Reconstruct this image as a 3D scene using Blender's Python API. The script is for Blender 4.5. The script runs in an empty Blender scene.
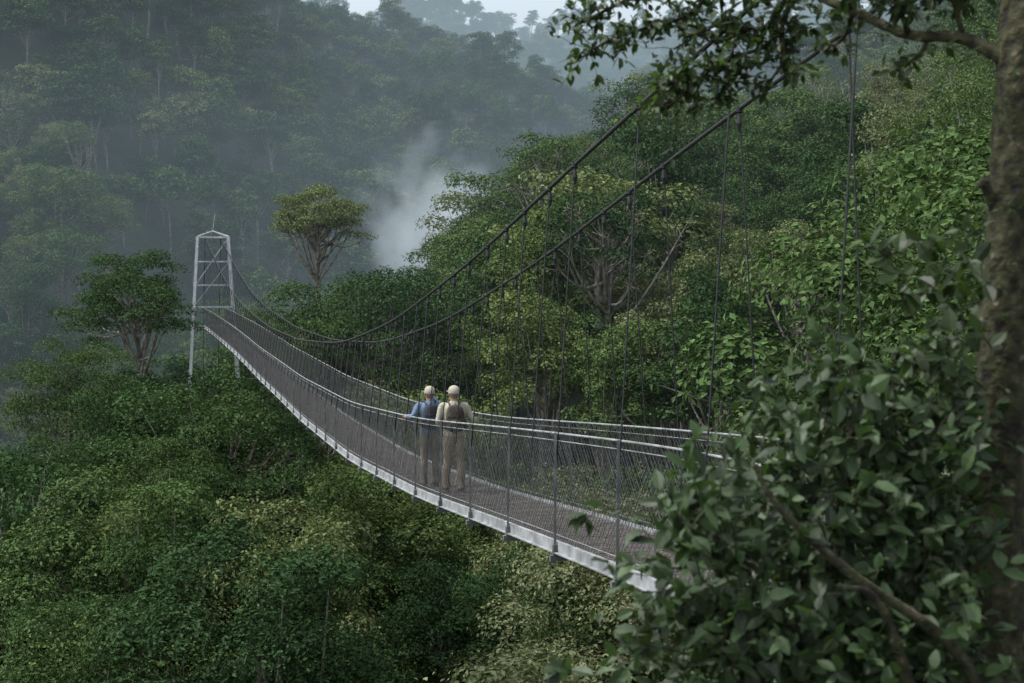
import bpy, math, numpy as np
from mathutils import Vector, Matrix
rng = np.random.default_rng(7)
scene = bpy.context.scene
R = math.radians

# ------------------------------------------------------------------ builder
class MB:
    def __init__(s): s.v=[]; s.q=[]; s.m=[]; s.a=[]; s.n=0
    def add(s, v, q, m=0, a=None):
        v=np.asarray(v,dtype=np.float64).reshape(-1,3); q=np.asarray(q,dtype=np.int64).reshape(-1,4)
        s.v.append(v); s.q.append(q+s.n); s.n+=len(v)
        s.m.append(np.full(len(q),m,dtype=np.int32) if np.isscalar(m) else m)
        s.a.append(np.full(len(q),0.5) if a is None else a)
    def mesh(s, name, mats, smooth=False):
        v=np.concatenate(s.v); q=np.concatenate(s.q); m=np.concatenate(s.m); a=np.concatenate(s.a)
        me=bpy.data.meshes.new(name)
        me.vertices.add(len(v)); me.vertices.foreach_set('co',v.ravel())
        me.loops.add(len(q)*4); me.loops.foreach_set('vertex_index',q.ravel().astype(np.int32))
        me.polygons.add(len(q)); me.polygons.foreach_set('loop_start',np.arange(0,len(q)*4,4,dtype=np.int32))
        me.polygons.foreach_set('loop_total',np.full(len(q),4,dtype=np.int32))
        me.polygons.foreach_set('material_index',m)
        sm = (m!=1) if smooth=='wood' else np.full(len(q),bool(smooth))
        me.polygons.foreach_set('use_smooth',sm)
        for mt in mats: me.materials.append(mt)
        at=me.attributes.new('lv','FLOAT','FACE'); at.data.foreach_set('value',a.astype(np.float32))
        me.update(calc_edges=True); me.validate()
        return me
    def obj(s, name, mats, smooth=False, parent=None, link=True):
        o=bpy.data.objects.new(name,s.mesh(name,mats,smooth))
        if link: scene.collection.objects.link(o)
        if parent: o.parent=parent
        return o

def empty(name, loc=(0,0,0)):
    e=bpy.data.objects.new(name,None); e.location=loc; e.empty_display_size=.3
    scene.collection.objects.link(e); return e

def nrm(v):
    v=np.asarray(v,float); return v/np.maximum(np.linalg.norm(v,axis=-1,keepdims=True),1e-9)

def cat(P, k):
    P=np.asarray(P,float)
    if len(P)<3 or k<=1: return P
    out=[]
    Q=np.vstack([2*P[0]-P[1],P,2*P[-1]-P[-2]])
    for i in range(1,len(Q)-2):
        for t in np.arange(k)/k:
            a,b,c,d=Q[i-1],Q[i],Q[i+1],Q[i+2]
            out.append(.5*((2*b)+(-a+c)*t+(2*a-5*b+4*c-d)*t*t+(-a+3*b-3*c+d)*t**3))
    out.append(P[-1]); return np.array(out)

def tube(B, P, r, n=6, m=0, k=1, ref=(0.02,1,0.03), cap=True, bump=0, a=.5):
    """loft; r is scalar, list, or list of (rx,ry)"""
    P=np.asarray(P,float)
    r=np.asarray(r,float)
    if r.ndim==0: r=np.full((len(P),2),float(r))
    elif r.ndim==1: r=np.stack([r,r],1)
    A=cat(np.hstack([P,r]),k); P=A[:,:3]; r=np.maximum(A[:,3:],1e-4)
    T=nrm(np.gradient(P,axis=0))
    ref=np.array(ref,float)
    X=nrm(np.cross(np.tile(ref,(len(P),1)),T)); Y=np.cross(T,X)
    th=np.arange(n)/n*2*np.pi
    rr=np.ones((len(P),n))
    if bump: rr+=bump*rng.standard_normal((len(P),n))
    V=P[:,None]+X[:,None]*(np.cos(th)[None,:,None]*r[:,0,None,None]*rr[...,None])+Y[:,None]*(np.sin(th)[None,:,None]*r[:,1,None,None]*rr[...,None])
    L=len(P); i=np.arange(L-1)[:,None]; j=np.arange(n)[None]
    q=np.stack([i*n+j,i*n+(j+1)%n,(i+1)*n+(j+1)%n,(i+1)*n+j],-1).reshape(-1,4)
    if cap and n%2==0 and n>=4:
        c=[(t,t+1,n-2-t,n-1-t) for t in range(n//2-1)]
        c=np.array(c); q=np.vstack([q,c[:,::-1],c+(L-1)*n])
    B.add(V.reshape(-1,3),q,m,np.full(len(q),a))

def box(B, c, s, m=0, X=(1,0,0), Y=(0,1,0), Z=(0,0,1), a=.5):
    c=np.asarray(c,float); X=nrm(X)*s[0]/2; Y=nrm(Y)*s[1]/2; Z=nrm(Z)*s[2]/2
    v=[c+X*i+Y*j+Z*k for k in (-1,1) for j in (-1,1) for i in (-1,1)]
    B.add(v,[(0,2,3,1),(4,5,7,6),(0,1,5,4),(2,6,7,3),(0,4,6,2),(1,3,7,5)],m,np.full(6,a))

def beam(B, p, q, w, m=0, up=(0,0,1), h=None):
    p=np.asarray(p,float); q=np.asarray(q,float); d=q-p; L=np.linalg.norm(d); d=d/L
    u=np.array(up,float)
    if abs(np.dot(u,d))>.95: u=np.array([0,1.,0])
    s=nrm(np.cross(d,u)); z=np.cross(s,d)
    box(B,(p+q)/2,(L,w,h or w),m,d,s,z)

def wires(B, P, Q, r, m=0):
    """many straight 3-sided wires"""
    P=np.asarray(P,float);Q=np.asarray(Q,float); T=nrm(Q-P)
    X=nrm(np.cross(T,np.array([.31,.9,.2]))); Y=np.cross(T,X); n=len(P)
    th=np.arange(3)/3*2*np.pi
    ring=X[:,None]*np.cos(th)[None,:,None]*r+Y[:,None]*np.sin(th)[None,:,None]*r
    V=np.concatenate([P[:,None]+ring,Q[:,None]+ring],1)
    b=np.arange(n)[:,None,None]*6
    q=np.array([[0,1,4,3],[1,2,5,4],[2,0,3,5]])[None]+b
    B.add(V.reshape(-1,3),q.reshape(-1,4),m)

def leaves(B, C, N, size, m=1, aspect=.55):
    n=len(C); N=nrm(N); T=nrm(np.cross(N,rng.standard_normal((n,3)))); S=np.cross(N,T)
    s=size*(.65+.7*rng.random((n,1)))
    V=np.stack([C-T*s*.5,C+S*s*aspect*.5+N*s*.1,C+T*s*.5-N*s*.1,C-S*s*aspect*.5+N*s*.1],1)
    q=np.arange(n*4).reshape(n,4)
    B.add(V.reshape(-1,3),q,m,rng.random(n))

def big_leaves(B, P, D, N, L, W, m=1):
    n=len(P); D=nrm(D); S=nrm(np.cross(D,N)); N=np.cross(S,D)
    L=np.asarray(L).reshape(-1,1); W=np.asarray(W).reshape(-1,1)
    ts=[0,.2,.5,.8,1]; ws=[.08,.72,1,.6,.03]; droop=rng.uniform(.0,.4,(n,1)); fold=rng.uniform(.1,.5,(n,1))
    V=np.zeros((n,5,3,3))
    for i,(t,w) in enumerate(zip(ts,ws)):
        base=P+D*L*t-N*L*droop*t*t
        for j,sg in enumerate((-1,0,1)):
            V[:,i,j]=base+S*W*.5*w*sg+N*W*.5*w*fold*abs(sg)
    q=[]
    for i in range(4):
        for j in range(2):
            a=i*3+j; q.append((a,a+1,a+4,a+3))
    q=np.array(q)[None]+np.arange(n)[:,None,None]*15
    lv=np.repeat(rng.random(n),8)
    B.add(V.reshape(-1,3),q.reshape(-1,4),m,lv)

# ------------------------------------------------------------------ materials
def newmat(name):
    m=bpy.data.materials.new(name); m.use_nodes=True
    return m, m.node_tree.nodes, m.node_tree.links, m.node_tree.nodes['Principled BSDF']

def simple(name, c1, c2, scale=8, rough=.7, metal=0, bump=.3, detail=6, dist=.01, extra=None):
    m,N,L,b=newmat(name)
    tc=N.new('ShaderNodeTexCoord'); no=N.new('ShaderNodeTexNoise'); no.inputs['Scale'].default_value=scale; no.inputs['Detail'].default_value=detail
    L.new(tc.outputs['Object'],no.inputs['Vector'])
    r=N.new('ShaderNodeValToRGB'); r.color_ramp.elements[0].position=.35; r.color_ramp.elements[1].position=.65
    r.color_ramp.elements[0].color=(*c1,1); r.color_ramp.elements[1].color=(*c2,1)
    for p,c in (extra or []):
        e=r.color_ramp.elements.new(p); e.color=(*c,1)
    L.new(no.outputs['Fac'],r.inputs['Fac']); L.new(r.outputs['Color'],b.inputs['Base Color'])
    b.inputs['Roughness'].default_value=rough; b.inputs['Metallic'].default_value=metal
    if bump:
        bp=N.new('ShaderNodeBump'); bp.inputs['Strength'].default_value=bump; bp.inputs['Distance'].default_value=dist
        L.new(no.outputs['Fac'],bp.inputs['Height']); L.new(bp.outputs['Normal'],b.inputs['Normal'])
    return m

def foliage(name, stops, rough=.5, trans=.3, spec=.35, lo=.55, hi=1.5):
    m,N,L,b=newmat(name)
    oi=N.new('ShaderNodeObjectInfo'); r=N.new('ShaderNodeValToRGB'); cr=r.color_ramp
    while len(cr.elements)<len(stops): cr.elements.new(.5)
    for e,(p,c) in zip(cr.elements,stops): e.position=p; e.color=(*c,1)
    at=N.new('ShaderNodeAttribute'); at.attribute_name='lv'
    ad=N.new('ShaderNodeMath'); ad.operation='MULTIPLY_ADD'; ad.inputs[1].default_value=.12
    L.new(at.outputs['Fac'],ad.inputs[0]); L.new(oi.outputs['Random'],ad.inputs[2])
    L.new(ad.outputs[0],r.inputs['Fac'])
    mr=N.new('ShaderNodeMapRange'); mr.inputs['To Min'].default_value=lo; mr.inputs['To Max'].default_value=hi
    L.new(at.outputs['Fac'],mr.inputs['Value'])
    mu=N.new('ShaderNodeVectorMath'); mu.operation='SCALE'; L.new(r.outputs['Color'],mu.inputs[0]); L.new(mr.outputs[0],mu.inputs['Scale'])
    if spec>0:
        L.new(mu.outputs[0],b.inputs['Base Color']); b.inputs['Roughness'].default_value=rough
        b.inputs['Specular IOR Level'].default_value=spec
    else:
        N.remove(b); b=N.new('ShaderNodeBsdfDiffuse'); L.new(mu.outputs[0],b.inputs['Color']); L.new(b.outputs[0],N['Material Output'].inputs['Surface'])
    if trans:
        tr=N.new('ShaderNodeBsdfTranslucent'); mu2=N.new('ShaderNodeVectorMath'); mu2.operation='MULTIPLY'; mu2.inputs[1].default_value=(1.5,1.7,.8)
        L.new(mu.outputs[0],mu2.inputs[0]); L.new(mu2.outputs[0],tr.inputs['Color'])
        mx=N.new('ShaderNodeMixShader'); mx.inputs[0].default_value=trans
        L.new(b.outputs[0],mx.inputs[1]); L.new(tr.outputs[0],mx.inputs[2]); L.new(mx.outputs[0],N['Material Output'].inputs['Surface'])
    return m

M_leaf=foliage('rainforest_foliage',[(0,(.025,.049,.024)),(.3,(.038,.069,.028)),(.55,(.054,.090,.034)),(.8,(.078,.118,.042)),(.93,(.108,.140,.052)),(1,(.125,.14,.075))],trans=.1,spec=0,lo=.5,hi=1.7)
M_crown=foliage('deep_crown_foliage',[(0,(.028,.054,.024)),(.5,(.040,.072,.028)),(1,(.058,.092,.034))],trans=.1,spec=0,lo=.5,hi=1.7)
M_leafb=foliage('bright_foliage',[(0,(.040,.070,.025)),(.5,(.055,.090,.03)),(1,(.075,.112,.037))],trans=.2,spec=.2)
M_leafn=foliage('glossy_foliage',[(0,(.030,.052,.021)),(.5,(.046,.077,.028)),(1,(.075,.110,.038))],rough=.5,spec=.3,trans=.22,lo=.5,hi=1.75)
M_leafd=foliage('branch_foliage',[(0,(.03,.050,.018)),(.5,(.045,.072,.022)),(1,(.08,.11,.03))],rough=.45,trans=.35)
M_bark=simple('pale_bark',(.09,.08,.065),(.27,.25,.21),3,.9,bump=0)
M_barkm=simple('mossy_bark',(.012,.010,.007),(.07,.055,.03),22,.95,bump=1,dist=.03,extra=[(.45,(.03,.026,.012)),(.55,(.035,.042,.014)),(.72,(.16,.15,.115))])
M_ground=simple('forest_floor',(.014,.024,.011),(.03,.045,.018),.25,.95)
M_steel=simple('galvanised_steel',(.07,.075,.075),(.16,.165,.165),6,.65,.15,bump=.05)
M_beam=simple('weathered_steel_beam',(.15,.158,.16),(.32,.335,.34),5,.65,.1,bump=.05)
M_tower=simple('pale_tower_steel',(.36,.38,.39),(.5,.52,.53),5,.6,.1,bump=.05)
M_cable=simple('dark_cable',(.008,.009,.010),(.02,.022,.024),20,.6,.2)
M_wire=simple('wire_mesh',(.05,.053,.055),(.11,.115,.115),20,.6,.2,bump=0)
M_plank=simple('weathered_planks',(.058,.049,.041),(.15,.126,.104),5,.9)

# ------------------------------------------------------------------ terrain
G=np.array([
(0,0,-1.8),(3,8,-2.75),(5,5,-2.3),(10,8,-1.2),(-6,4,-6),(0,10,-8),(-3,15,-16),(-10,12,-18),(2,14,-10),(6,15,-7),(12,16,-3),
(-30,-10,-8),(30,-10,6),(0,-12,-1.2),(-30,12,-20),
(-15,30,-23),(0,30,-23),(5,30,-20),(12,30,-10),(20,30,-3),(35,30,6),(-30,30,-25),
(-25,45,-24),(-8,45,-23),(0,45,-23),(10,45,-20),(20,45,-10),(35,45,2),(-40,48,-27),
(-40,65,-28),(-22,65,-19.5),(-10,65,-19.5),(0,65,-20),(15,65,-18),(30,65,-7),(50,65,8),
(-60,90,-48),(-35,90,-26),(-26,90,-15),(-18,92,-8),(-8,88,-13),(5,90,-17),(25,90,-11),(45,90,-1),(70,90,12),
(-80,120,-72),(-45,120,-46),(-20,120,-20),(0,125,-14),(25,125,-8),(50,120,4),(90,120,22),
(-120,160,-70),(-60,160,-62),(-25,160,-38),(0,160,-9),(30,160,-2),(60,160,9),(110,160,35),
(-150,220,-25),(-80,220,-52),(-30,220,-45),(0,230,-25),(40,230,0),(90,230,22),(160,230,60),
(-200,300,40),(-110,300,0),(-50,300,-30),(0,300,-35),(60,300,0),(120,300,35),
(-250,400,120),(-140,400,75),(-70,400,25),(-20,400,-8),(40,400,0),(120,400,45),(220,400,90),
(-350,550,220),(-200,550,160),(-110,550,100),(-50,550,55),(0,550,32),(80,550,38),(180,550,72),(300,550,120),
(-300,700,240),(-150,700,160),(-100,700,112),(-45,700,74),(4,720,55),(80,700,62),(200,700,95),(350,700,150),
(-400,1000,160),(-100,1000,110),(50,1000,100),(200,1000,110),(400,1000,180),
(-500,1300,230),(-100,1300,205),(50,1300,198),(180,1300,200),(400,1300,240),
(-800,2200,120),(0,2200,100),(800,2200,120)],float)
def uv(x,y):
    yy=np.maximum(y,-16)+22.
    return np.stack([x/yy*1.6,np.log(yy)],-1)
Gc=uv(G[:,0],G[:,1])
def kern(r2): return np.where(r2>1e-12,.5*r2*np.log(np.maximum(r2,1e-12)),0)
Sg=(G[:,1]+30)
n=len(G); K=kern(((Gc[:,None]-Gc[None])**2).sum(-1))+np.eye(n)*.002
Pm=np.hstack([np.ones((n,1)),Gc]); A=np.block([[K,Pm],[Pm.T,np.zeros((3,3))]])
W=np.linalg.solve(A,np.concatenate([G[:,2]/Sg,[0,0,0]]))
def ground(x,y):
    x=np.atleast_1d(np.asarray(x,float)); y=np.atleast_1d(np.asarray(y,float))
    c=uv(x,y); out=np.zeros(len(c))
    for i in range(0,len(c),20000):
        cc=c[i:i+20000]
        out[i:i+20000]=kern(((cc[:,None]-Gc[None])**2).sum(-1))@W[:n]+W[n]+cc@W[n+1:]
    z=out*(np.maximum(y,-16)+30)
    f=np.clip((y-150)/150,0,1)
    z+=f*(np.sin(x*.035+y*.012+1)*10+np.sin(x*.08-y*.03)*5+np.sin(x*.021-y*.017)*10)*np.clip(y/450,.5,1.4)
    return z
U=np.linspace(-1.1,1.1,220); Vv=np.linspace(math.log(7),math.log(2400),260)
uu,vv=np.meshgrid(U,Vv); yy=np.exp(vv)-22; xx=uu*(np.exp(vv)+8)
zz=ground(xx.ravel(),yy.ravel())
B=MB(); nu=len(U); i=np.arange(len(Vv)-1)[:,None]; j=np.arange(nu-1)[None]
q=np.stack([i*nu+j,i*nu+j+1,(i+1)*nu+j+1,(i+1)*nu+j],-1).reshape(-1,4)
B.add(np.stack([xx.ravel(),yy.ravel(),zz],1),q); B.obj('terrain',[M_ground],True)

# ------------------------------------------------------------------ bridge curves
def smooth_curve(kn,w):
    kn=np.array(kn,float); lo=kn[0]+(kn[0]-kn[1])/(kn[1,0]-kn[0,0])*20; hi=kn[-1]+(kn[-1]-kn[-2])/(kn[-1,0]-kn[-2,0])*20
    kn=np.vstack([lo,kn,hi]); f=np.arange(-20,130,.25); v=np.interp(f,kn[:,0],kn[:,1])
    k=np.hanning(int(w/.25)*2+1); k/=k.sum(); v=np.convolve(v,k,'same'); return f,v
dk=smooth_curve([(5,-2.35),(8,-2.42),(11,-2.52),(12.9,-2.66),(16.6,-2.95),(22.6,-3.45),(30.4,-3.89),(40.8,-4.07),(55,-3.98),(69,-3.66),(90,-3.25),(94,-3.2)],3)
ck=smooth_curve([(5,2.95),(8,2.42),(12.5,1.6),(15.9,.95),(19,.3),(26,-.85),(33.3,-1.6),(42.5,-1.95),(53,-1.95),(64,-1.5),(72,-.86),(80,.3),(90,2.2),(92,2.6)],4)
def dz(d): return np.interp(d,*dk)
def cz(d): return np.interp(d,*ck)
def bp(d,off,z):
    d=np.asarray(d,float); X=4.87-.252*d-1.0*np.maximum(0,(d-40)/50)**2
    return np.stack([X+.97*off,d+.244*off,np.broadcast_to(z,X.shape)+0*X],-1)
D0,D1=6.5,90.5
bridge=empty('suspension_footbridge')
W2=.65; RH=1.17
ds=np.arange(D0,D1+.01,.5)
B=MB()
for d in np.arange(D0,D1,.16):
    p=bp(d,0,dz(d)); q2=bp(d+.16,0,dz(d+.16)); f=nrm(q2-p)
    box(B,p+np.array([0,0,-.02])+rng.normal(0,.002,3),(.148,2*W2-.08+rng.normal(0,.01),.03),0,f,(.97,.244,0),np.cross(f,(.97,.244,0)))
B.obj('deck_planks',[M_plank],parent=bridge)
B=MB()
def sweep_rect(B,d,off,z0,w,h,m=0):
    c=bp(d,off,dz(d)+z0); a=[(-w/2,-h/2),(w/2,-h/2),(w/2,h/2),(-w/2,h/2)]
    V=np.stack([c+np.array([.97*x,.244*x,z]) for x,z in a],1); L=len(d); i=np.arange(L-1)[:,None]; j=np.arange(4)[None]
    q=np.stack([i*4+j,i*4+(j+1)%4,(i+1)*4+(j+1)%4,(i+1)*4+j],-1).reshape(-1,4)
    B.add(V.reshape(-1,3),q,m)
for s in (-1,1):
    sweep_rect(B,ds,s*(W2+.0),-.02,.045,.12)
    sweep_rect(B,ds,s*(W2+.045),-.075,.04,.012)
B.obj('edge_beams',[M_beam],parent=bridge)
B=MB()
for s in (-1,1):
    tube(B,bp(ds,s*W2,dz(ds)+RH),.011,8)
    tube(B,bp(ds,s*(W2-.01),dz(ds)+RH-.08),.005,6)
    tube(B,bp(ds,s*(W2-.01),dz(ds)+.1),.004,4)
B.obj('handrails',[M_beam],parent=bridge)
B=MB(); posts=np.arange(D0+.45,D1,1.98)
for d in posts:
    z=float(dz(d))
    for s in (-1,1):
        tl=bp(d+rng.normal(0,.012),s*(W2+.04+rng.normal(0,.008)),z); p=bp(d,s*(W2+.045),z)
        beam(B,p+[0,0,-.2],tl+[0,0,RH+.01],.027)
        box(B,p+[0,0,-.04],(.05,.06,.1),0,(.97,.244,0),(-.244,.97,0))
    beam(B,bp(d,-W2-.1,z-.13),bp(d,W2+.1,z-.13),.06)
    beam(B,bp(d,-W2,z-.14),bp(d+1.98,W2,float(dz(d+1.98))-.14),.02)
B.obj('rail_posts',[M_steel],parent=bridge)
B=MB(); k=np.arange(D0,D1-1.2,.09)
for s in (-1,1):
    jit=rng.normal(0,.005,(len(k),3))
    a=bp(k,s*(W2-.02),dz(k)+.03); b=bp(k+RH,s*(W2-.02),dz(k+RH)+RH)
    c=bp(k,s*(W2-.02),dz(k)+RH); d=bp(k+RH,s*(W2-.02),dz(k+RH)+.03)
    wires(B,a+jit,b+jit,.0028); wires(B,c+jit,d+jit,.0028)
a=bp(k,-W2+.05,dz(k)+.012); b=bp(k+1.2,W2-.05,dz(k+1.2)+.012); wires(B,a,b,.0016)
a=bp(k,W2-.05,dz(k)+.016); b=bp(k+1.2,-W2+.05,dz(k+1.2)+.016); wires(B,a,b,.0016)
B.obj('chain_link_mesh',[M_wire],parent=bridge)
B=MB(); cd=np.arange(5.5,91.01,.5)
for s in (-1,1): tube(B,bp(cd,s*.48,cz(cd)),.02,8)
B.obj('main_cables',[M_cable],parent=bridge)
B=MB(); Bc=MB()
hang=np.sort(np.concatenate([posts,posts[posts>14]+.99]))
for d in hang:
    for s in (-1,1):
        dj=d+rng.normal(0,.05)
        p=bp(dj,s*.48,cz(dj)); q2=bp(d,s*(W2+.03),dz(d)+RH-.3)
        tube(B,[p,q2],.008 if d<22 else .0105,4)
        tube(Bc,[p+[0,0,.025],p+[0,0,-.025],p+[0,0,-.04],p+[0,0,-.1],p+[0,0,-.13],p+[0,0,-.2]],[.03,.03,.014,.025,.029,.012],8)
B.obj('hanger_cables',[M_cable],parent=bridge); Bc.obj('cable_clamps',[M_cable],parent=bridge)

def tower(name,d,zb,zt,wb,wt,zdeck):
    T=empty(name); B=MB(); c=bp(d,0,0); F=np.array([-.244,.97,0]); S=np.array([.97,.244,0])
    def corner(sx,sy,z):
        t=(z-zb)/(zt-zb); w=wb+(wt-wb)*t
        return np.array([c[0],c[1],z])+S*sx*w/2+F*sy*w*.42
    for sx in(-1,1):
        for sy in(-1,1): beam(B,corner(sx,sy,zb),corner(sx,sy,zt),.13)
    lv=[zdeck-.1,zdeck+1.2,zdeck+2.6,zdeck+4.1,zt-.05]
    for z in lv:
        beam(B,corner(-1,-1,z),corner(1,-1,z),.08); beam(B,corner(-1,1,z),corner(1,1,z),.08)
        beam(B,corner(-1,-1,z),corner(-1,1,z),.08); beam(B,corner(1,-1,z),corner(1,1,z),.08)
    for a,b in zip([zb]+lv[1:-1],[lv[0]]+lv[2:]):
        for sx in(-1,1): beam(B,corner(sx,-1,a),corner(sx,1,b),.045)
    beam(B,corner(-1,1,lv[1]),corner(1,1,lv[3]),.045)
    beam(B,corner(-1,-1,lv[2]),corner(1,-1,lv[4]),.045)
    ap=np.array([c[0],c[1],zt+.35])
    for sx in(-1,1):
        for sy in(-1,1): beam(B,corner(sx,sy,zt),ap,.06)
    beam(B,ap,ap+[.15,0,1.1],.03)
    beam(B,np.array([c[0],c[1],zt])+S*.5-[0,0,.1]-F*1,np.array([c[0],c[1],zt])+S*.5+F*1,.1)
    B.obj('tower_frame',[M_tower],parent=T)
    B=MB(); w=wb*.8
    box(B,np.array([c[0],c[1],zdeck-.03]),(w,w*.95,.05),0,S,F)
    for sx in(-1,1):
        p=np.array([c[0],c[1],zdeck])+S*sx*w*.48
        for h in np.arange(.15,1.2,.15): beam(B,p-F*w*.45+[0,0,h],p+F*w*.45+[0,0,h],.025)
        for t in np.linspace(-1,1,12): beam(B,p+F*w*.45*t,p+F*w*.45*t+[0,0,1.2],.02)
    B.obj('tower_platform',[M_wire],parent=T)
    B=MB()
    for s in (-1,1):
        p=np.array([c[0],c[1],zt])+S*s*.5; sg=1 if d>50 else -1; e=p+F*sg*9; e[2]=ground(e[0],e[1])[0]-.3
        tube(B,[p,e],.02,6)
    B.obj('tower_backstays',[M_cable],parent=T)
tower('bridge_tower',91,-8.5,2.45,3.2,1.9,-3.25)
tower('bridge_tower',5.4,-3.2,2.9,2.3,1.7,-2.35)

# ------------------------------------------------------------------ trees
def make_tree(name, H, cr, ch, ncl, npl, leaf, seed, flat=.7, open_=0., mat=None, wood=None, trunk_r=None, link=False, droop=.0, clr=(.22,.36), outer=0, zmin=-.5):
    """trunk + limbs + domed crown of leafy clumps"""
    global rng
    keep=rng; rng=np.random.default_rng(seed)
    B=MB(); tr=trunk_r or H*.014
    cb=H-ch
    lean=rng.normal(0,.04,2)*H
    top=np.array([lean[0],lean[1],H-ch*.35])
    tp=np.array([[0,0,-3],[0,0,0],[lean[0]*.2+rng.normal(0,.2),lean[1]*.2,cb*.5],[lean[0]*.6,lean[1]*.6+rng.normal(0,.2),cb],top])
    tube(B,tp,[tr*1.3,tr*1.1,tr*.85,tr*.7,tr*.25],7,0,k=3)
    C=[];Rr=[]
    ph=rng.random()*6
    for i in range(ncl):
        z=1-(1-zmin)*(i+.5)/ncl; a=i*2.39996+ph
        d=np.array([math.sqrt(max(0,1-z*z))*math.cos(a),math.sqrt(max(0,1-z*z))*math.sin(a),z])+rng.normal(0,.12,3)
        d=nrm(d); az=math.atan2(d[1],d[0])
        rad=rng.uniform(.66,1.04) if i%4 else rng.uniform(.3,.6)
        wob=1+.18*math.sin(2*az+seed)+.13*math.sin(5*az+seed*2)+.08*rng.standard_normal()
        c=np.array([d[0]*cr*rad*wob*.84,d[1]*cr*rad*wob*.84,d[2]*ch*.48*rad])+[lean[0],lean[1],H-ch*.52]
        C.append(c); Rr.append(cr*rng.uniform(*clr))
    C=np.array(C);Rr=np.array(Rr)
    for i in range(0,ncl,max(1,ncl//(26 if open_ else 14))):
        c=C[i]; z0=rng.uniform(cb*.8,H-ch*.5); f=z0/H; s=np.array([lean[0]*f,lean[1]*f,z0])
        mid=s*.45+c*.55+[0,0,-.05*H*rng.random()]
        e=c+(nrm(c-s)*Rr[i]*outer*.5 if outer else 0)
        tube(B,[s,mid,e],[tr*.45,tr*.26,tr*.06],5,0,k=3,cap=False)
        if outer:
            for _ in range(3):
                g=mid*.4+e*.6; tube(B,[g,g+rng.normal(0,.4,3)*Rr[i]+nrm(c-s)*Rr[i]*.5,g+rng.normal(0,.6,3)*Rr[i]+nrm(c-s)*Rr[i]*.9*outer],[tr*.12,tr*.08,tr*.03],4,0,k=2,cap=False)
    P=[];N=[]
    for c,r in zip(C,Rr):
        n=int(npl*(r/(cr*.28))**2*rng.uniform(.6,1.25)*(1-open_))
        d=nrm(rng.standard_normal((n,3))); d[:,2]=np.where(d[:,2]<-.3,-d[:,2],d[:,2])
        lum=1+.24*np.sin(d[:,0]*5+c[0]*3)*np.sin(d[:,1]*5+c[1]*3)+.15*np.sin(d@np.array([11,9,8.])+c[2]*4)
        rr=r*lum*(1.08-.45*rng.random(n)**2.6)
        P.append(c+d*rr[:,None]*[1,1,flat]); N.append(d*.95+[0,0,.4]+rng.normal(0,.38,(n,3)))
    P=np.vstack(P);N=np.vstack(N)
    P[:,2]-=droop*rng.random(len(P))
    leaves(B,P,N,leaf)
    rng=keep
    return B.obj(name,[wood or M_bark,mat or M_leaf],'wood',link=link)

def coll(name,objs):
    c=bpy.data.collections.new(name)
    for o in objs: c.objects.link(o)
    return c
near=coll('near_tree_kinds',[
 make_tree('kind_a',13,3.6,7.5,48,1000,.12,11,clr=(.17,.30)),
 make_tree('kind_b',14,2.9,8.5,44,900,.105,12,flat=.8,clr=(.2,.33)),
 make_tree('kind_c',12,4.1,5.5,40,950,.13,13,open_=.1,clr=(.15,.27)),
 make_tree('kind_d',12,2.9,8,52,850,.10,14,clr=(.16,.28)),
 make_tree('kind_e',14,3.5,7,34,800,.14,15,open_=.35,droop=.3,outer=.6,clr=(.17,.3))])
mid=coll('mid_tree_kinds',[
 make_tree('mkind_a',14,3.8,7.5,42,420,.2,21,clr=(.17,.30)),
 make_tree('mkind_b',15,3.1,9,40,420,.18,22,flat=.85,clr=(.2,.33)),
 make_tree('mkind_c',13,4.4,5.5,38,400,.2,23,open_=.1,clr=(.15,.27)),
 make_tree('mkind_d',12,3.3,7,50,380,.17,24,clr=(.15,.27)),
 make_tree('mkind_e',18,3.8,6.5,30,380,.19,25,open_=.25,outer=.6,clr=(.18,.3)),
 make_tree('mkind_f',13,2.8,8,40,360,.17,26),
 make_tree('mkind_g',17,3.4,7,20,240,.18,27,open_=.6,outer=1.0)])
far=coll('far_tree_kinds',[
 make_tree('fkind_a',16,5.4,9,34,150,.48,31,clr=(.2,.34)),
 make_tree('fkind_b',17,4.4,11,32,140,.45,32,flat=.85,clr=(.2,.34)),
 make_tree('fkind_c',15,6,7,30,150,.5,33,clr=(.18,.3)),
 make_tree('fkind_d',20,4.4,8,28,140,.45,34),
 make_tree('fkind_e',14,4.0,9,34,130,.45,35)])
NK={'near':5,'mid':7,'far':5}; HK={'near':np.array([13,14,12,12,14.]),'mid':np.array([14,15,13,12,18,13.,17]),'far':np.array([16,17,15,20,14.])}

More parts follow.
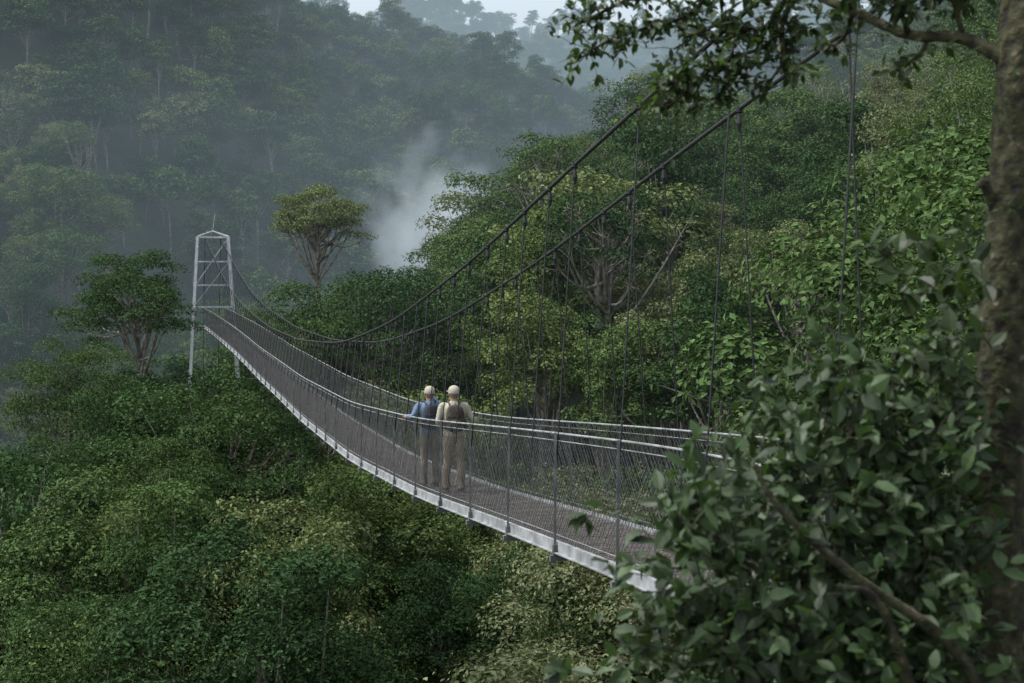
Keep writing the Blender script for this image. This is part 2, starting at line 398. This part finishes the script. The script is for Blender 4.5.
def gn(coln):
    ng=bpy.data.node_groups.new('scatter_'+coln.name,'GeometryNodeTree')
    ng.interface.new_socket('Geometry',in_out='INPUT',socket_type='NodeSocketGeometry'); ng.interface.new_socket('Geometry',in_out='OUTPUT',socket_type='NodeSocketGeometry')
    N=ng.nodes;L=ng.links; gi=N.new('NodeGroupInput');go=N.new('NodeGroupOutput')
    ip=N.new('GeometryNodeInstanceOnPoints'); ci=N.new('GeometryNodeCollectionInfo')
    ci.inputs['Collection'].default_value=coln; ci.inputs['Separate Children'].default_value=True; ci.inputs['Reset Children'].default_value=True
    def at(nm,t):
        a=N.new('GeometryNodeInputNamedAttribute'); a.data_type=t; a.inputs['Name'].default_value=nm
        return [o for o in a.outputs if o.enabled and o.name=='Attribute'][0]
    L.new(gi.outputs[0],ip.inputs['Points']); L.new(ci.outputs[0],ip.inputs['Instance']); ip.inputs['Pick Instance'].default_value=True
    L.new(at('idx','INT'),ip.inputs['Instance Index']); L.new(at('rot','FLOAT_VECTOR'),ip.inputs['Rotation']); L.new(at('scl','FLOAT_VECTOR'),ip.inputs['Scale'])
    L.new(ip.outputs[0],go.inputs[0]); return ng

def scatter(name, kind, col, y0,y1,sp,smin,smax,umax=.5,filt=None,prob=None):
    xs=[];ys=[]
    y=y0
    while y<y1:
        w=umax*(y+12); x=np.arange(-w,w,sp); xs.append(x+rng.uniform(-.4,.4,len(x))*sp); ys.append(y+rng.uniform(-.4,.4,len(x))*sp); y+=sp*.9
    x=np.concatenate(xs);y=np.concatenate(ys);n=len(x)
    z=ground(x,y)-.3; idx=rng.choice(NK[kind],n,p=prob); s=rng.uniform(smin,smax,n)
    em=rng.random(n)<.08; s=np.where(em,s*1.25,s)
    H=HK[kind][idx]
    if filt is not None:
        z,ok=filt(x,y,z,s,H); x,y,z,s,idx=x[ok],y[ok],z[ok],s[ok],idx[ok]; n=len(x)
    me=bpy.data.meshes.new(name); me.vertices.add(n); me.vertices.foreach_set('co',np.stack([x,y,z],1).ravel())
    a=me.attributes.new('idx','INT','POINT'); a.data.foreach_set('value',idx.astype(np.int32))
    a=me.attributes.new('rot','FLOAT_VECTOR','POINT'); a.data.foreach_set('vector',np.stack([rng.normal(0,.05,n),rng.normal(0,.05,n),rng.uniform(0,6.28,n)],1).ravel().astype(np.float32))
    w=rng.uniform(.85,1.2,n); a=me.attributes.new('scl','FLOAT_VECTOR','POINT'); a.data.foreach_set('vector',np.stack([s*w,s*w*rng.uniform(.9,1.1,n),s],1).ravel().astype(np.float32))
    me.update()
    o=bpy.data.objects.new(name,me); scene.collection.objects.link(o); md=o.modifiers.new('scatter','NODES'); md.node_group=gn(col)
    print(name,n); return o

def clear(x,y,z,s,H):
    """keep the bridge corridor and the view over the gully open: trees there grow lower in the gully"""
    top=z+s*H
    u=x/np.maximum(y,1)
    db=4.87/np.maximum(.252+u,.02)
    lim=np.full(len(x),1e9)
    inb=(u>-.225)&(u<.3)&(y<db+1)&(y<95)
    dsl=dz(np.clip(db,6,90))/np.clip(db,6,90)
    lim=np.where(inb,(dsl-.03)*y-.3,lim)
    rb=(u>=.0)&(y>=db+1)&(y<78)
    lim=np.where(rb,np.interp(u,[0,.1,.2,.25,.28,.34],[-.12,-.12,-.11,-.08,.0,.13])*y,lim)
    mb=(u>-.225)&(u<0)&(y>=db+1)&(y<88)
    lim=np.where(mb,np.interp(u,[-.2,-.12,0],[-.03,-.05,-.09])*y,lim)
    bk=(u>-.29)&(u<.0)&(y>=88)&(y<340)
    lim=np.where(bk,np.interp(u,[-.28,-.2,-.1,-.045,-.02,0],[-.03,-.012,.012,.02,.08,.3])*y,lim)
    left=(u<=-.225)&(y<135); lim=np.where(left,np.interp(u,[-.55,-.36,-.3,-.27,-.23],[-.25,-.16,-.085,-.06,-.055])*y,lim)
    nr=(y<36); lim=np.where(nr,np.minimum(lim,np.interp(u,[.2,.24,.28,.34],[-.33,-.2,-.05,.12])*y),lim)
    bx=4.87-.252*y-1.0*np.maximum(0,(y-40)/50)**2
    lim=np.where((np.abs(x-bx)<4.0)&(y<97),np.minimum(lim,dz(np.clip(y,6,94))-1.0),lim)
    lim=lim-rng.random(len(x))**1.2*.075*np.minimum(y,90)
    sink=np.minimum(0,lim-top)
    ok=(sink>-s*H*.75)
    return z+sink,ok
scatter('rainforest_trees','near',near,20,64,4.6,.85,1.3,.55,clear,[.25,.2,.2,.25,.10])
scatter('ridge_trees','mid',mid,64,150,5.3,.8,1.45,.5,clear,[.19,.17,.16,.17,.11,.12,.08])
scatter('valley_trees','mid',mid,150,330,7.2,1.1,1.8,.48,clear,[.2,.18,.17,.18,.1,.13,.04])
scatter('hillside_forest','far',far,330,800,9.4,.8,1.5,.47)
scatter('distant_forest','far',far,800,1420,16,1.1,1.7,.46)

def place(o,x,y,top,H,rz=0):
    scene.collection.objects.link(o); o.location=(x,y,top-H); o.rotation_euler=(0,0,rz)
for (nm,x,y,top,H,cr,ch,nc,npl,lf,sd,fl,op) in [
 ('umbrella_tree',-20.6,80,1.6,14.5,4.2,6.8,58,640,.15,41,.55,.05),
 ('umbrella_tree',-15.4,112,6.8,18,4.5,5.2,46,600,.17,42,.5,.05),
 ('kapok_tree',6,150,15,26,7,9,64,520,.22,43,.6,.1),
 ('emergent_tree',14,118,7,20,4.0,8,50,450,.2,44,.65,.1),
 ('emergent_tree',-10.5,86,-1.5,16,3.6,8,54,560,.17,45,.65,.05)]:
    place(make_tree(nm,H,cr,ch,nc,npl,lf,sd,flat=fl,open_=op,outer=.4,clr=(.16,.28)),x,y,top,H)
# big rounded crowns standing above the gully canopy on the left
for (x,y,top,H,cr,ch,sd) in [(-23.2,74,-3.4,14,3.6,7,71),(-17.8,68,-4.8,14,3.5,7,72),(-20.5,62,-7.0,14,3.4,7,73),(-14.0,60,-6.3,14,3.2,7,74),
   (-10.4,52,-7.3,14,3.2,7,75),(-17.5,50,-8.6,14,3.4,7,76),(-12.2,44,-8.3,14,3.2,7,77),(-6.6,45,-9.0,13,3.0,6.5,78),(-2.2,46,-9.4,13,3.0,6.5,79),(1.8,42,-9.7,13,2.8,6.5,80)]:
    place(make_tree('rainforest_tree',H,cr,ch,46,900,.115,sd,flat=.72,mat=M_crown if sd%3 else M_leaf,clr=(.17,.29),outer=.2),x,y,top,H)
for i,(x,y,top,H,cr,ch,sd) in enumerate([(10.6,34,3.0,13,2.7,9,51),(12.3,30,5.4,14,3.0,10,52),(8.7,36,-.9,10,1.9,6.5,53),(14.5,40,7,15,3.8,10,54),(7.9,27,-2.4,8,1.5,5,55),(11.5,24,2.0,10,2.4,8,56),(6.9,33,-3.2,6,1.3,4,57)]):
    place(make_tree('leafy_tree',H,cr,ch,70,1000,.085,sd,flat=.75,mat=M_leafb,clr=(.16,.3),open_=.1),x,y,top,H)

# ------------------------------------------------------------------ foreground tree, branch and shrub
def twig_leaves(B, start, direc, L, n, ls, wood_r=.004, spread=.9, mw=0, ml=1):
    direc=nrm(direc); p=[np.array(start,float)]; d=direc.copy()
    for k in range(4):
        d=nrm(d+rng.normal(0,.18,3)+[0,0,.02]); p.append(p[-1]+d*L/4)
    p=np.array(p); tube(B,p,np.linspace(wood_r,wood_r*.35,5),5,mw,cap=False)
    t=np.sort(rng.random(n))**.7*4; i=np.minimum(t.astype(int),3); f=(t-i)[:,None]
    pos=p[i]*(1-f)+p[i+1]*f
    D=direc*.5+nrm(rng.standard_normal((n,3)))*spread+[0,0,-.12]
    N=rng.normal(0,.45,(n,3))+[-.15,-.35,1]
    s=ls*rng.uniform(.5,1.25,n)
    big_leaves(B,pos,D,N,s,s*rng.uniform(.44,.66,n),ml)

ft=empty('foreground_tree')
B=MB()
trunk=[(1.70,5,-2.6),(1.71,5,-1.6),(1.72,5.02,-.9),(1.73,5,-.3),(1.75,5.0,.2),(1.77,5,.75),(1.80,5.02,1.5),(1.86,5.05,2.6)]
tube(B,trunk,[.125,.105,.095,.088,.082,.074,.060,.045],28,0,k=16,bump=.07)
limb=[(1.75,5,.74),(1.60,5.1,.84),(1.44,5.2,.87),(1.283,5.4,.99),(1.095,5.6,1.12),(.85,5.8,1.21),(.54,6,1.17),(.27,6.05,1.05)]
tube(B,limb,[.032,.022,.019,.018,.016,.013,.009,.005],12,0,k=6,bump=.1)
subs=[[(1.095,5.6,1.12),(1.06,5.65,.97),(.99,5.7,.90),(.86,5.7,.86),(.75,5.75,.79),(.6,5.75,.74)],
 [(.85,5.8,1.21),(.72,5.85,1.06),(.5,5.9,1.0),(.32,5.95,.93)],
 [(1.095,5.6,1.12),(1.0,5.7,.98),(.86,5.8,1.02),(.66,5.85,.92)],
 [(1.283,5.4,.99),(1.2,5.3,1.1),(1.12,5.2,1.16),(.95,5.2,1.14)],
 [(1.44,5.2,.87),(1.36,5.1,.98),(1.3,5.05,1.08)],
 [(1.06,5.65,.97),(1.07,5.65,.85),(1.02,5.7,.76)],
 [(.86,5.7,.86),(.84,5.7,.74),(.8,5.7,.70)],
 [(1.6,5.1,.86),(1.55,5.1,1.0),(1.42,5.1,1.12)],
 [(.75,5.75,.79),(.68,5.7,.72),(.62,5.7,.66)],
 [(1.283,5.4,.99),(1.26,5.45,.9),(1.2,5.5,.86)],
 [(1.5,5.15,.87),(1.48,5.2,.8),(1.42,5.3,.76)]]
for s in subs: tube(B,s,np.linspace(.011,.004,len(s)),6,0,k=4,bump=.05)
tube(B,[(1.70,5,.2),(1.64,4.95,.32),(1.62,4.95,.3)],[.02,.016,.01],8,0,k=3,bump=.1)
B.obj('trunk_and_limbs',[M_barkm],True,parent=ft)
B=MB()
allsub=[cat(np.array(s),6) for s in subs]+[cat(np.array(limb[4:]),6)]
dens=[70,66,56,50,34,26,20,44,24,12,8,76]
for s,nn in zip(allsub,dens):
    for _ in range(nn):
        i=rng.integers(2,len(s)); d=rng.normal(0,1,3)*[1,.8,.45]+[-.1,0,.08]
        twig_leaves(B,s[i],d,rng.uniform(.05,.24),rng.integers(5,10),.046,.002)
for _ in range(44):
    p=np.array([1.45+rng.normal(0,.07),4.7+rng.normal(0,.1),rng.uniform(-.38,.10)])
    twig_leaves(B,p,rng.normal(0,1,3)+[-.5,0,0],rng.uniform(.06,.14),rng.integers(4,8),.07,.003)
for _ in range(26):
    zz0=rng.uniform(-1.5,.7); p=np.array([1.73-.06*rng.random(),4.92,zz0])
    twig_leaves(B,p,[rng.normal(0,.6),-1,rng.normal(0,.6)],.03,rng.integers(3,6),.026,.001)
B.obj('leaves',[M_barkm,M_leafd],parent=ft)

sh=empty('foreground_shrub')
B=MB()
ell=[((1.12,4.8,-.80),.40,150),((.66,4.4,-.88),.24,50),((.78,4.5,-1.22),.30,100),((1.30,4.6,-1.1),.36,150),((1.30,4.9,-.50),.22,50),((.55,4.5,-1.28),.20,45),
     ((1.02,4.7,-.55),.20,45),((1.38,4.7,-.6),.2,40),((1.1,4.4,-1.3),.4,140),((.5,4.3,-.72),.12,8),((1.5,5.3,-.8),.4,110),((.95,5.3,-1.2),.4,110),((1.35,4.5,-1.45),.25,60)]
for c,r,nn in ell:
    c=np.array(c)
    for _ in range(nn):
        d=nrm(rng.standard_normal(3)); d[1]=-abs(d[1]) if rng.random()<.65 else d[1]
        st=c+d*r*rng.uniform(.35,1.08)*[1,1,.85]
        if st[0]/st[1]>.314 and st[1]<5.15: continue
        twig_leaves(B,st,d+[0,0,.35],rng.uniform(.1,.26),rng.integers(5,11),.073,.003)
stems=[[(1.5,4.3,-1.6),(1.35,4.2,-1.15),(1.0,4.15,-.88),(.78,4.1,-.68),(.7,4.1,-.55)],[(1.2,4.7,-2.4),(1.15,4.7,-1.5),(1.1,4.8,-.8),(1.2,4.85,-.4)],
 [(.9,4.7,-2.6),(.8,4.6,-1.5),(.66,4.5,-.95),(.55,4.4,-.7)],[(1.5,4.8,-2.4),(1.4,4.8,-1.2),(1.3,4.9,-.5)],[(1.3,4.2,-1.6),(1.1,4.15,-1.0),(.95,4.1,-.9)]]
for i,s in enumerate(stems): tube(B,s,np.linspace(.022,.006,len(s)),8,0,k=5,bump=.1)
B.obj('stems_and_leaves',[M_barkm,M_leafn],parent=sh)
for (x,y,zt,r,sd) in [(2.2,7.4,-1.2,1.0,61),(3.3,9.0,-.9,1.2,62),(1.3,7.6,-1.9,.8,63),(4.6,10.5,-.2,1.3,64),(2.3,6.2,-.7,.8,65)]:
    o=make_tree('understorey_shrub',2.6,r,2.2,40,330,.075,sd,flat=.8,mat=M_leafn,wood=M_barkm,trunk_r=.04); scene.collection.objects.link(o); o.location=(x,y,zt-2.6)

# ------------------------------------------------------------------ people
M_skin=simple('skin',(.36,.21,.145),(.44,.26,.18),9,.55,bump=.05)
M_hair=simple('grey_hair',(.12,.10,.08),(.24,.21,.18),60,.8)
M_khaki=simple('khaki_cloth',(.16,.132,.09),(.23,.19,.135),7,.9,bump=.8,dist=.03)
M_khaki2=simple('taupe_cloth',(.14,.125,.1),(.2,.18,.145),7,.9,bump=.8,dist=.03)
M_blue=simple('blue_shirt_cloth',(.085,.135,.2),(.13,.2,.28),7,.9,bump=.8,dist=.03)
M_cream=simple('cream_shirt_cloth',(.3,.28,.215),(.42,.39,.31),7,.9,bump=.8,dist=.03)
M_hat=simple('hat_cloth',(.3,.275,.215),(.42,.385,.31),12,.9)
M_navy=simple('navy_pack_cloth',(.006,.008,.014),(.016,.02,.032),10,.8)
M_camo=simple('olive_pack_cloth',(.012,.010,.007),(.06,.048,.03),14,.85)
M_boot=simple('boot_leather',(.03,.022,.016),(.07,.05,.035),14,.7)
M_black=simple('black_rubber',(.01,.01,.011),(.02,.02,.02),14,.6)
def skinobj(B,name,mat,par,vox=.012,sm=4):
    o=B.obj(name,[mat],True,parent=par)
    r=o.modifiers.new('fuse','REMESH'); r.mode='VOXEL'; r.voxel_size=vox; r.use_smooth_shade=True
    s=o.modifiers.new('smooth','SMOOTH'); s.factor=.5; s.iterations=sm
    return o
def hand(B, wrist, fdir, pdir, curl=.5, side=1):
    w=np.array(wrist,float); f=nrm(fdir); p=nrm(np.array(pdir,float)-np.dot(pdir,f)*f); s=np.cross(f,p)*side
    tube(B,[w-f*.02,w+f*.02,w+f*.06,w+f*.095],[(.026,.018),(.034,.015),(.042,.014),(.04,.011)],10,0,k=2,ref=s)
    for k,(o,L) in enumerate(zip((.03,.01,-.01,-.029),(.072,.08,.074,.058))):
        b=w+f*.088+s*o; q=[b]; a=curl*.4; d=f
        for g in (.45,.32,.25):
            d=f*math.cos(a)+p*math.sin(a); q.append(q[-1]+d*L*g); a+=curl
        tube(B,q,[.0095,.009,.008,.0065],8,0,k=2,ref=s)
    b=w+f*.03+s*.03; tube(B,[b,b+s*.025+f*.025+p*.008,b+s*.035+f*.05+p*.018,b+s*.035+f*.068+p*.03],[.012,.011,.0095,.007],8,0,k=2,ref=p)
def hiker(loc, rz, scale, shirt, trouser, packm, Larm, Rarm, headyaw, stance, lhand, rhand, binoc=False, pack=1.0):
    E=empty('hiker',loc); E.rotation_euler=(0,0,rz); E.scale=(scale,)*3
    B=MB()
    tube(B,[(0,0,.80),(0,-.005,.88),(0,0,.96),(0,0,1.02)],[(.12,.09),(.165,.122),(.16,.118),(.15,.105)],16,0,k=3,ref=(0,1,0))
    feet=[]
    for s in(-1,1):
        fx=s*stance[0]; fy=s*stance[1]
        tube(B,[(s*.08,0,.92),(s*.09,fy*.25,.76),(s*.095,fy*.5+.01,.5),(fx,fy*.8-.015,.33),(fx,fy,.16),(fx,fy,.055)],[(.088,.1),(.088,.1),(.068,.075),(.066,.074),(.062,.07),(.066,.075)],14,0,k=4,ref=(0,1,0))
        feet.append((fx,fy))
    skinobj(B,'trousers',trouser,E)
    B=MB()
    for i,(fx,fy) in enumerate(feet):
        tube(B,[(fx,fy-.09,.045),(fx,fy-.05,.05),(fx,fy+.03,.05),(fx*1.1,fy+.12,.04),(fx*1.15,fy+.18,.03)],[(.03,.035),(.042,.05),(.045,.05),(.047,.038),(.03,.02)],12,0,k=3,ref=(0,0,1))
        tube(B,[(fx,fy-.02,.04),(fx,fy-.02,.16)],[.045,.048],12)
        box(B,(fx*1.05,fy+.045,.008),(.092,.29,.016))
    skinobj(B,'boots',M_boot,E,.01,2)
    B=MB()
    tube(B,[(0,0,.90),(0,-.003,.98),(0,0,1.08),(0,-.01,1.2),(0,-.012,1.31),(0,-.008,1.38),(0,0,1.425),(0,.005,1.46)],[(.172,.128),(.17,.126),(.16,.118),(.175,.125),(.19,.122),(.165,.1),(.1,.08),(.06,.062)],18,0,k=4,ref=(0,1,0))
    for arm in (Larm,Rarm):
        a=np.array(arm,float); sh_,el,wr=a
        u=sh_*.5+el*.5; v=el*.5+wr*.5
        tube(B,[sh_*[.6,1,1],sh_,u,el,v,wr-(wr-v)*.1],[.055,.064,.055,.046,.042,.036],12,0,k=3,ref=(.1,.3,.9))
    skinobj(B,'shirt',shirt,E)
    B=MB()
    for arm,(fd,pd,cu),sd in ((Larm,lhand,-1),(Rarm,rhand,1)):
        a=np.array(arm,float); d=nrm(a[2]-a[1])
        tube(B,[a[2]-d*.05,a[2]+d*.01],[.026,.024],10,0,ref=(.1,.3,.9)); hand(B,a[2]+d*.01,fd,pd,cu,sd)
    skinobj(B,'hands',M_skin,E,.0045,2)
    Hh=bpy.data.objects.new('head',None); scene.collection.objects.link(Hh); Hh.parent=E; Hh.location=(0,.015,1.47); Hh.rotation_euler=(R(4),0,headyaw)
    B=MB()
    tube(B,[(0,-.01,-.06),(0,0,0),(0,.0,.05)],[.055,.052,.052],14,0,k=2,ref=(0,1,0))
    tube(B,[(0,.045,-.015),(0,.035,.005),(0,.02,.05),(0,.008,.1),(0,.004,.15),(0,0,.19),(0,0,.22)],[(.022,.022),(.045,.052),(.062,.075),(.074,.092),(.076,.096),(.062,.078),(.015,.02)],18,0,k=4,ref=(0,1,0))
    tube(B,[(0,.095,.12),(0,.108,.095),(0,.117,.075),(0,.1,.062)],[(.008,.008),(.011,.01),(.015,.012),(.012,.008)],8,0,k=2,ref=(1,0,0))
    for s in(-1,1):
        tube(B,[(s*.078,-.004,.065),(s*.087,-.008,.085),(s*.089,-.012,.11),(s*.08,-.006,.125)],[(.006,.01),(.008,.016),(.008,.018),(.005,.01)],8,0,k=2,ref=(1,0,0))
    tube(B,[(-.022,.089,.036),(0,.096,.036),(.022,.089,.036)],.0065,8,0,k=2,ref=(0,0,1))
    skinobj(B,'face',M_skin,Hh,.005,2)
    B=MB()
    for s in(-1,1):
        tube(B,[(s*.03-.012,.087,.11),(s*.03,.091,.11),(s*.03+.012,.087,.11)],[.002,.006,.002],8,0,k=2,ref=(0,0,1))
        tube(B,[(s*.03-.018,.09,.128),(s*.03,.096,.132),(s*.03+.018,.088,.128)],[.002,.004,.002],6,0,k=2,ref=(0,0,1))
    B.obj('eyes_and_brows',[M_black],True,parent=Hh)
    B=MB()
    tube(B,[(0,-.045,.04),(0,-.03,.07),(0,-.018,.11),(0,-.01,.15),(0,-.008,.19)],[(.045,.03),(.066,.062),(.078,.082),(.079,.088),(.066,.075)],16,0,k=3,ref=(0,1,0))
    B.obj('hair',[M_hair],True,parent=Hh)
    B=MB()
    tube(B,[(0,-.004,.125),(0,-.004,.15),(0,-.004,.19),(0,-.004,.225),(0,-.004,.24)],[(.086,.104),(.087,.105),(.08,.096),(.052,.064),(.008,.01)],20,0,k=4,ref=(0,1,0))
    tube(B,[(0,.07,.135),(0,.12,.135),(0,.17,.122),(0,.19,.115)],[(.075,.006),(.072,.006),(.05,.005),(.02,.004)],16,0,k=3,ref=(0,0,1))
    tube(B,[(0,-.004,.12),(0,-.004,.134)],[(.0885,.1065),(.0885,.1065)],24,0,ref=(0,1,0),cap=False)
    B.obj('cap',[M_hat],True,parent=Hh)
    B=MB()
    k=pack
    tube(B,[(0,-.19,1.0),(0,-.2,1.03),(0,-.205,1.13),(0,-.2,1.27),(0,-.185,1.37),(0,-.175,1.405)],[(.08*k,.05),(.135*k,.085),(.145*k,.1),(.135*k,.09),(.11*k,.07),(.05*k,.035)],18,0,k=4,ref=(0,1,0))
    tube(B,[(0,-.285,1.03),(0,-.29,1.07),(0,-.29,1.15),(0,-.28,1.19)],[(.06*k,.02),(.095*k,.04),(.09*k,.04),(.05*k,.02)],14,0,k=3,ref=(0,1,0))
    for s in(-1,1): tube(B,[(s*.14*k,-.2,1.03),(s*.155*k,-.2,1.08),(s*.15*k,-.2,1.17)],[(.015,.03),(.03,.045),(.02,.03)],10,0,k=3,ref=(0,1,0))
    B.obj('backpack',[packm],True,parent=E)
    B=MB()
    for s in(-1,1):
        tube(B,[(s*.075,-.15,1.35),(s*.09,-.08,1.437),(s*.1,.01,1.445),(s*.105,.09,1.38),(s*.11,.125,1.27),(s*.13,.1,1.12),(s*.16,-.02,1.06),(s*.13,-.15,1.05)],[(.022,.008)]*8,8,0,k=4,ref=(1,0,0))
    tube(B,[(0,-.18,1.39),(0,-.2,1.43),(0,-.16,1.44),(0,-.14,1.39)],.006,6,0,k=3,ref=(1,0,0))
    for z in(1.1,1.24): tube(B,[(-.13*k,-.26,z),(0,-.3 if z>1.2 else -.335,z),(.13*k,-.26,z)],.006,6,0,k=5,ref=(0,0,1))
    B.obj('backpack_straps',[M_black],True,parent=E)
    if binoc:
        B=MB()
        for s in(-1,1): tube(B,[(s*.032+.0,.13,1.575),(s*.032,.17,1.575),(s*.036,.22,1.57),(s*.036,.26,1.57)],[.018,.02,.026,.028],12)
        box(B,(0,.2,1.575),(.05,.04,.02)); B.obj('binoculars',[M_black],True,parent=E)
    return E
ang=math.atan(.252)
d1=23.5; P1=bp(d1,-.32,dz(d1)); d2=22.35; P2=bp(d2,-.16,dz(d2))
hiker(tuple(P1+[0,0,.002]),ang+.0,.975,M_blue,M_khaki2,M_navy,
      [(-.185,0,1.375),(-.30,-.05,1.2),(-.385,.08,1.19)],[(.185,0,1.375),(.25,.1,1.28),(.1,.2,1.5)],R(12),(.11,.03),
      ((.0,1,-.1),(0,-.1,-1),.5),((-.3,.3,.6),(-1,-.1,.2),.7),binoc=True,pack=1.05)
hiker(tuple(P2+[0,0,.002]),ang-.08,.985,M_cream,M_khaki,M_camo,
      [(-.185,0,1.375),(-.26,-.02,1.12),(-.18,.16,.98)],[(.185,0,1.375),(.30,-.04,1.14),(.2,.14,1.0)],R(22),(.115,-.05),
      ((.3,.6,-.1),(.6,0,.2),.6),((-.3,.6,.0),(-.6,0,.2),.6),pack=1.05)

# ------------------------------------------------------------------ haze and mist, scattered light put in as emission
def glow_airmat(name,dens,L,puff=None):
    m=bpy.data.materials.new(name); m.use_nodes=True; N=m.node_tree.nodes; N.clear(); K=m.node_tree.links
    o=N.new('ShaderNodeOutputMaterial'); ab=N.new('ShaderNodeVolumeAbsorption'); em=N.new('ShaderNodeEmission'); ad=N.new('ShaderNodeAddShader')
    ab.inputs['Color'].default_value=(0,0,0,1); ab.inputs['Density'].default_value=dens
    em.inputs['Color'].default_value=(*L,1); em.inputs['Strength'].default_value=dens  # air glows by itself, standing in for scattered light
    if puff:
        tc=N.new('ShaderNodeTexCoord'); ln=N.new('ShaderNodeVectorMath'); ln.operation='LENGTH'; K.new(tc.outputs['Object'],ln.inputs[0])
        no=N.new('ShaderNodeTexNoise'); no.inputs['Scale'].default_value=puff; no.inputs['Detail'].default_value=4; K.new(tc.outputs['Object'],no.inputs['Vector'])
        a=N.new('ShaderNodeMath'); a.operation='MULTIPLY_ADD'; a.inputs[1].default_value=2.1; K.new(no.outputs['Fac'],a.inputs[0])
        b=N.new('ShaderNodeMath'); b.operation='MULTIPLY'; b.inputs[1].default_value=-1.; K.new(ln.outputs['Value'],b.inputs[0]); K.new(b.outputs[0],a.inputs[2])
        r=N.new('ShaderNodeMapRange'); r.inputs['From Min'].default_value=.25; r.inputs['From Max'].default_value=1.05; r.inputs['To Max'].default_value=dens; K.new(a.outputs[0],r.inputs['Value'])
        K.new(r.outputs[0],ab.inputs['Density']); K.new(r.outputs[0],em.inputs['Strength'])
    K.new(ab.outputs[0],ad.inputs[0]); K.new(em.outputs[0],ad.inputs[1]); K.new(ad.outputs[0],o.inputs['Volume']); return m
HZ=(.36,.47,.545)  # haze colour, given off as the air's own glow
def haze(name,lo,hi,dens,col=HZ):
    B=MB(); lo=np.array(lo,float);hi=np.array(hi,float); box(B,(lo+hi)/2,hi-lo); B.obj(name,[glow_airmat(name+'_air',dens,col)])
haze('glowing_valley_haze',(-1500,60,-160),(1500,1700,235),.00027)  # absorbing boxes with a weak added glow instead of real scattering
haze('glowing_valley_haze',(-1490,150,-159),(1490,1690,42),.0005)
haze('glowing_valley_haze',(-1480,480,-158),(1480,1680,230),.00085)
def puff(loc,s,dens,col,sc,rot=0):
    me=bpy.data.meshes.new('mist'); import bmesh
    bm=bmesh.new(); bmesh.ops.create_icosphere(bm,subdivisions=3,radius=1); bm.to_mesh(me); bm.free()
    o=bpy.data.objects.new('glowing_mist_cloud',me); scene.collection.objects.link(o); o.location=loc; o.scale=s; o.rotation_euler=(0,rot,0)
    me.materials.append(glow_airmat('mist_air',dens,col,sc))
puff((-16,300,9),(20,15,24),.10,(.58,.67,.73),2.2,R(14))  # plume brightened by its own emission, no light scattered in it

# ------------------------------------------------------------------ light, sky, camera
EL,AZ=R(60),R(-85)
w=bpy.data.worlds.new('World'); scene.world=w; w.use_nodes=True; N=w.node_tree.nodes; L=w.node_tree.links
sky=N.new('ShaderNodeTexSky'); sky.sky_type='NISHITA'; sky.sun_disc=False; sky.sun_elevation=EL; sky.sun_rotation=AZ; sky.dust_density=2; sky.air_density=1.0
hs=N.new('ShaderNodeHueSaturation'); hs.inputs['Saturation'].default_value=.32; hs.inputs['Value'].default_value=2.15
bg=N['Background']; bg.inputs['Strength'].default_value=.15
L.new(sky.outputs[0],hs.inputs['Color']); L.new(hs.outputs[0],bg.inputs['Color'])
sun=bpy.data.lights.new('sun','SUN'); sun.energy=3.8; sun.angle=R(16); sun.color=(1,.985,.95)
so=bpy.data.objects.new('sun',sun); scene.collection.objects.link(so)
sd=Vector((math.sin(AZ)*math.cos(EL),math.cos(AZ)*math.cos(EL),math.sin(EL)))
so.rotation_euler=sd.to_track_quat('Z','Y').to_euler(); so.location=(0,0,50)
cam=bpy.data.cameras.new('camera'); co=bpy.data.objects.new('camera',cam); scene.collection.objects.link(co); scene.camera=co
cam.lens=50; cam.sensor_width=36; cam.clip_end=6000; co.location=(0,0,0); co.rotation_euler=(R(90-2.68),0,0)
cam.dof.use_dof=True; cam.dof.focus_distance=23; cam.dof.aperture_fstop=4.5
scene.view_settings.view_transform='Standard'; scene.view_settings.look='None'; scene.view_settings.exposure=0
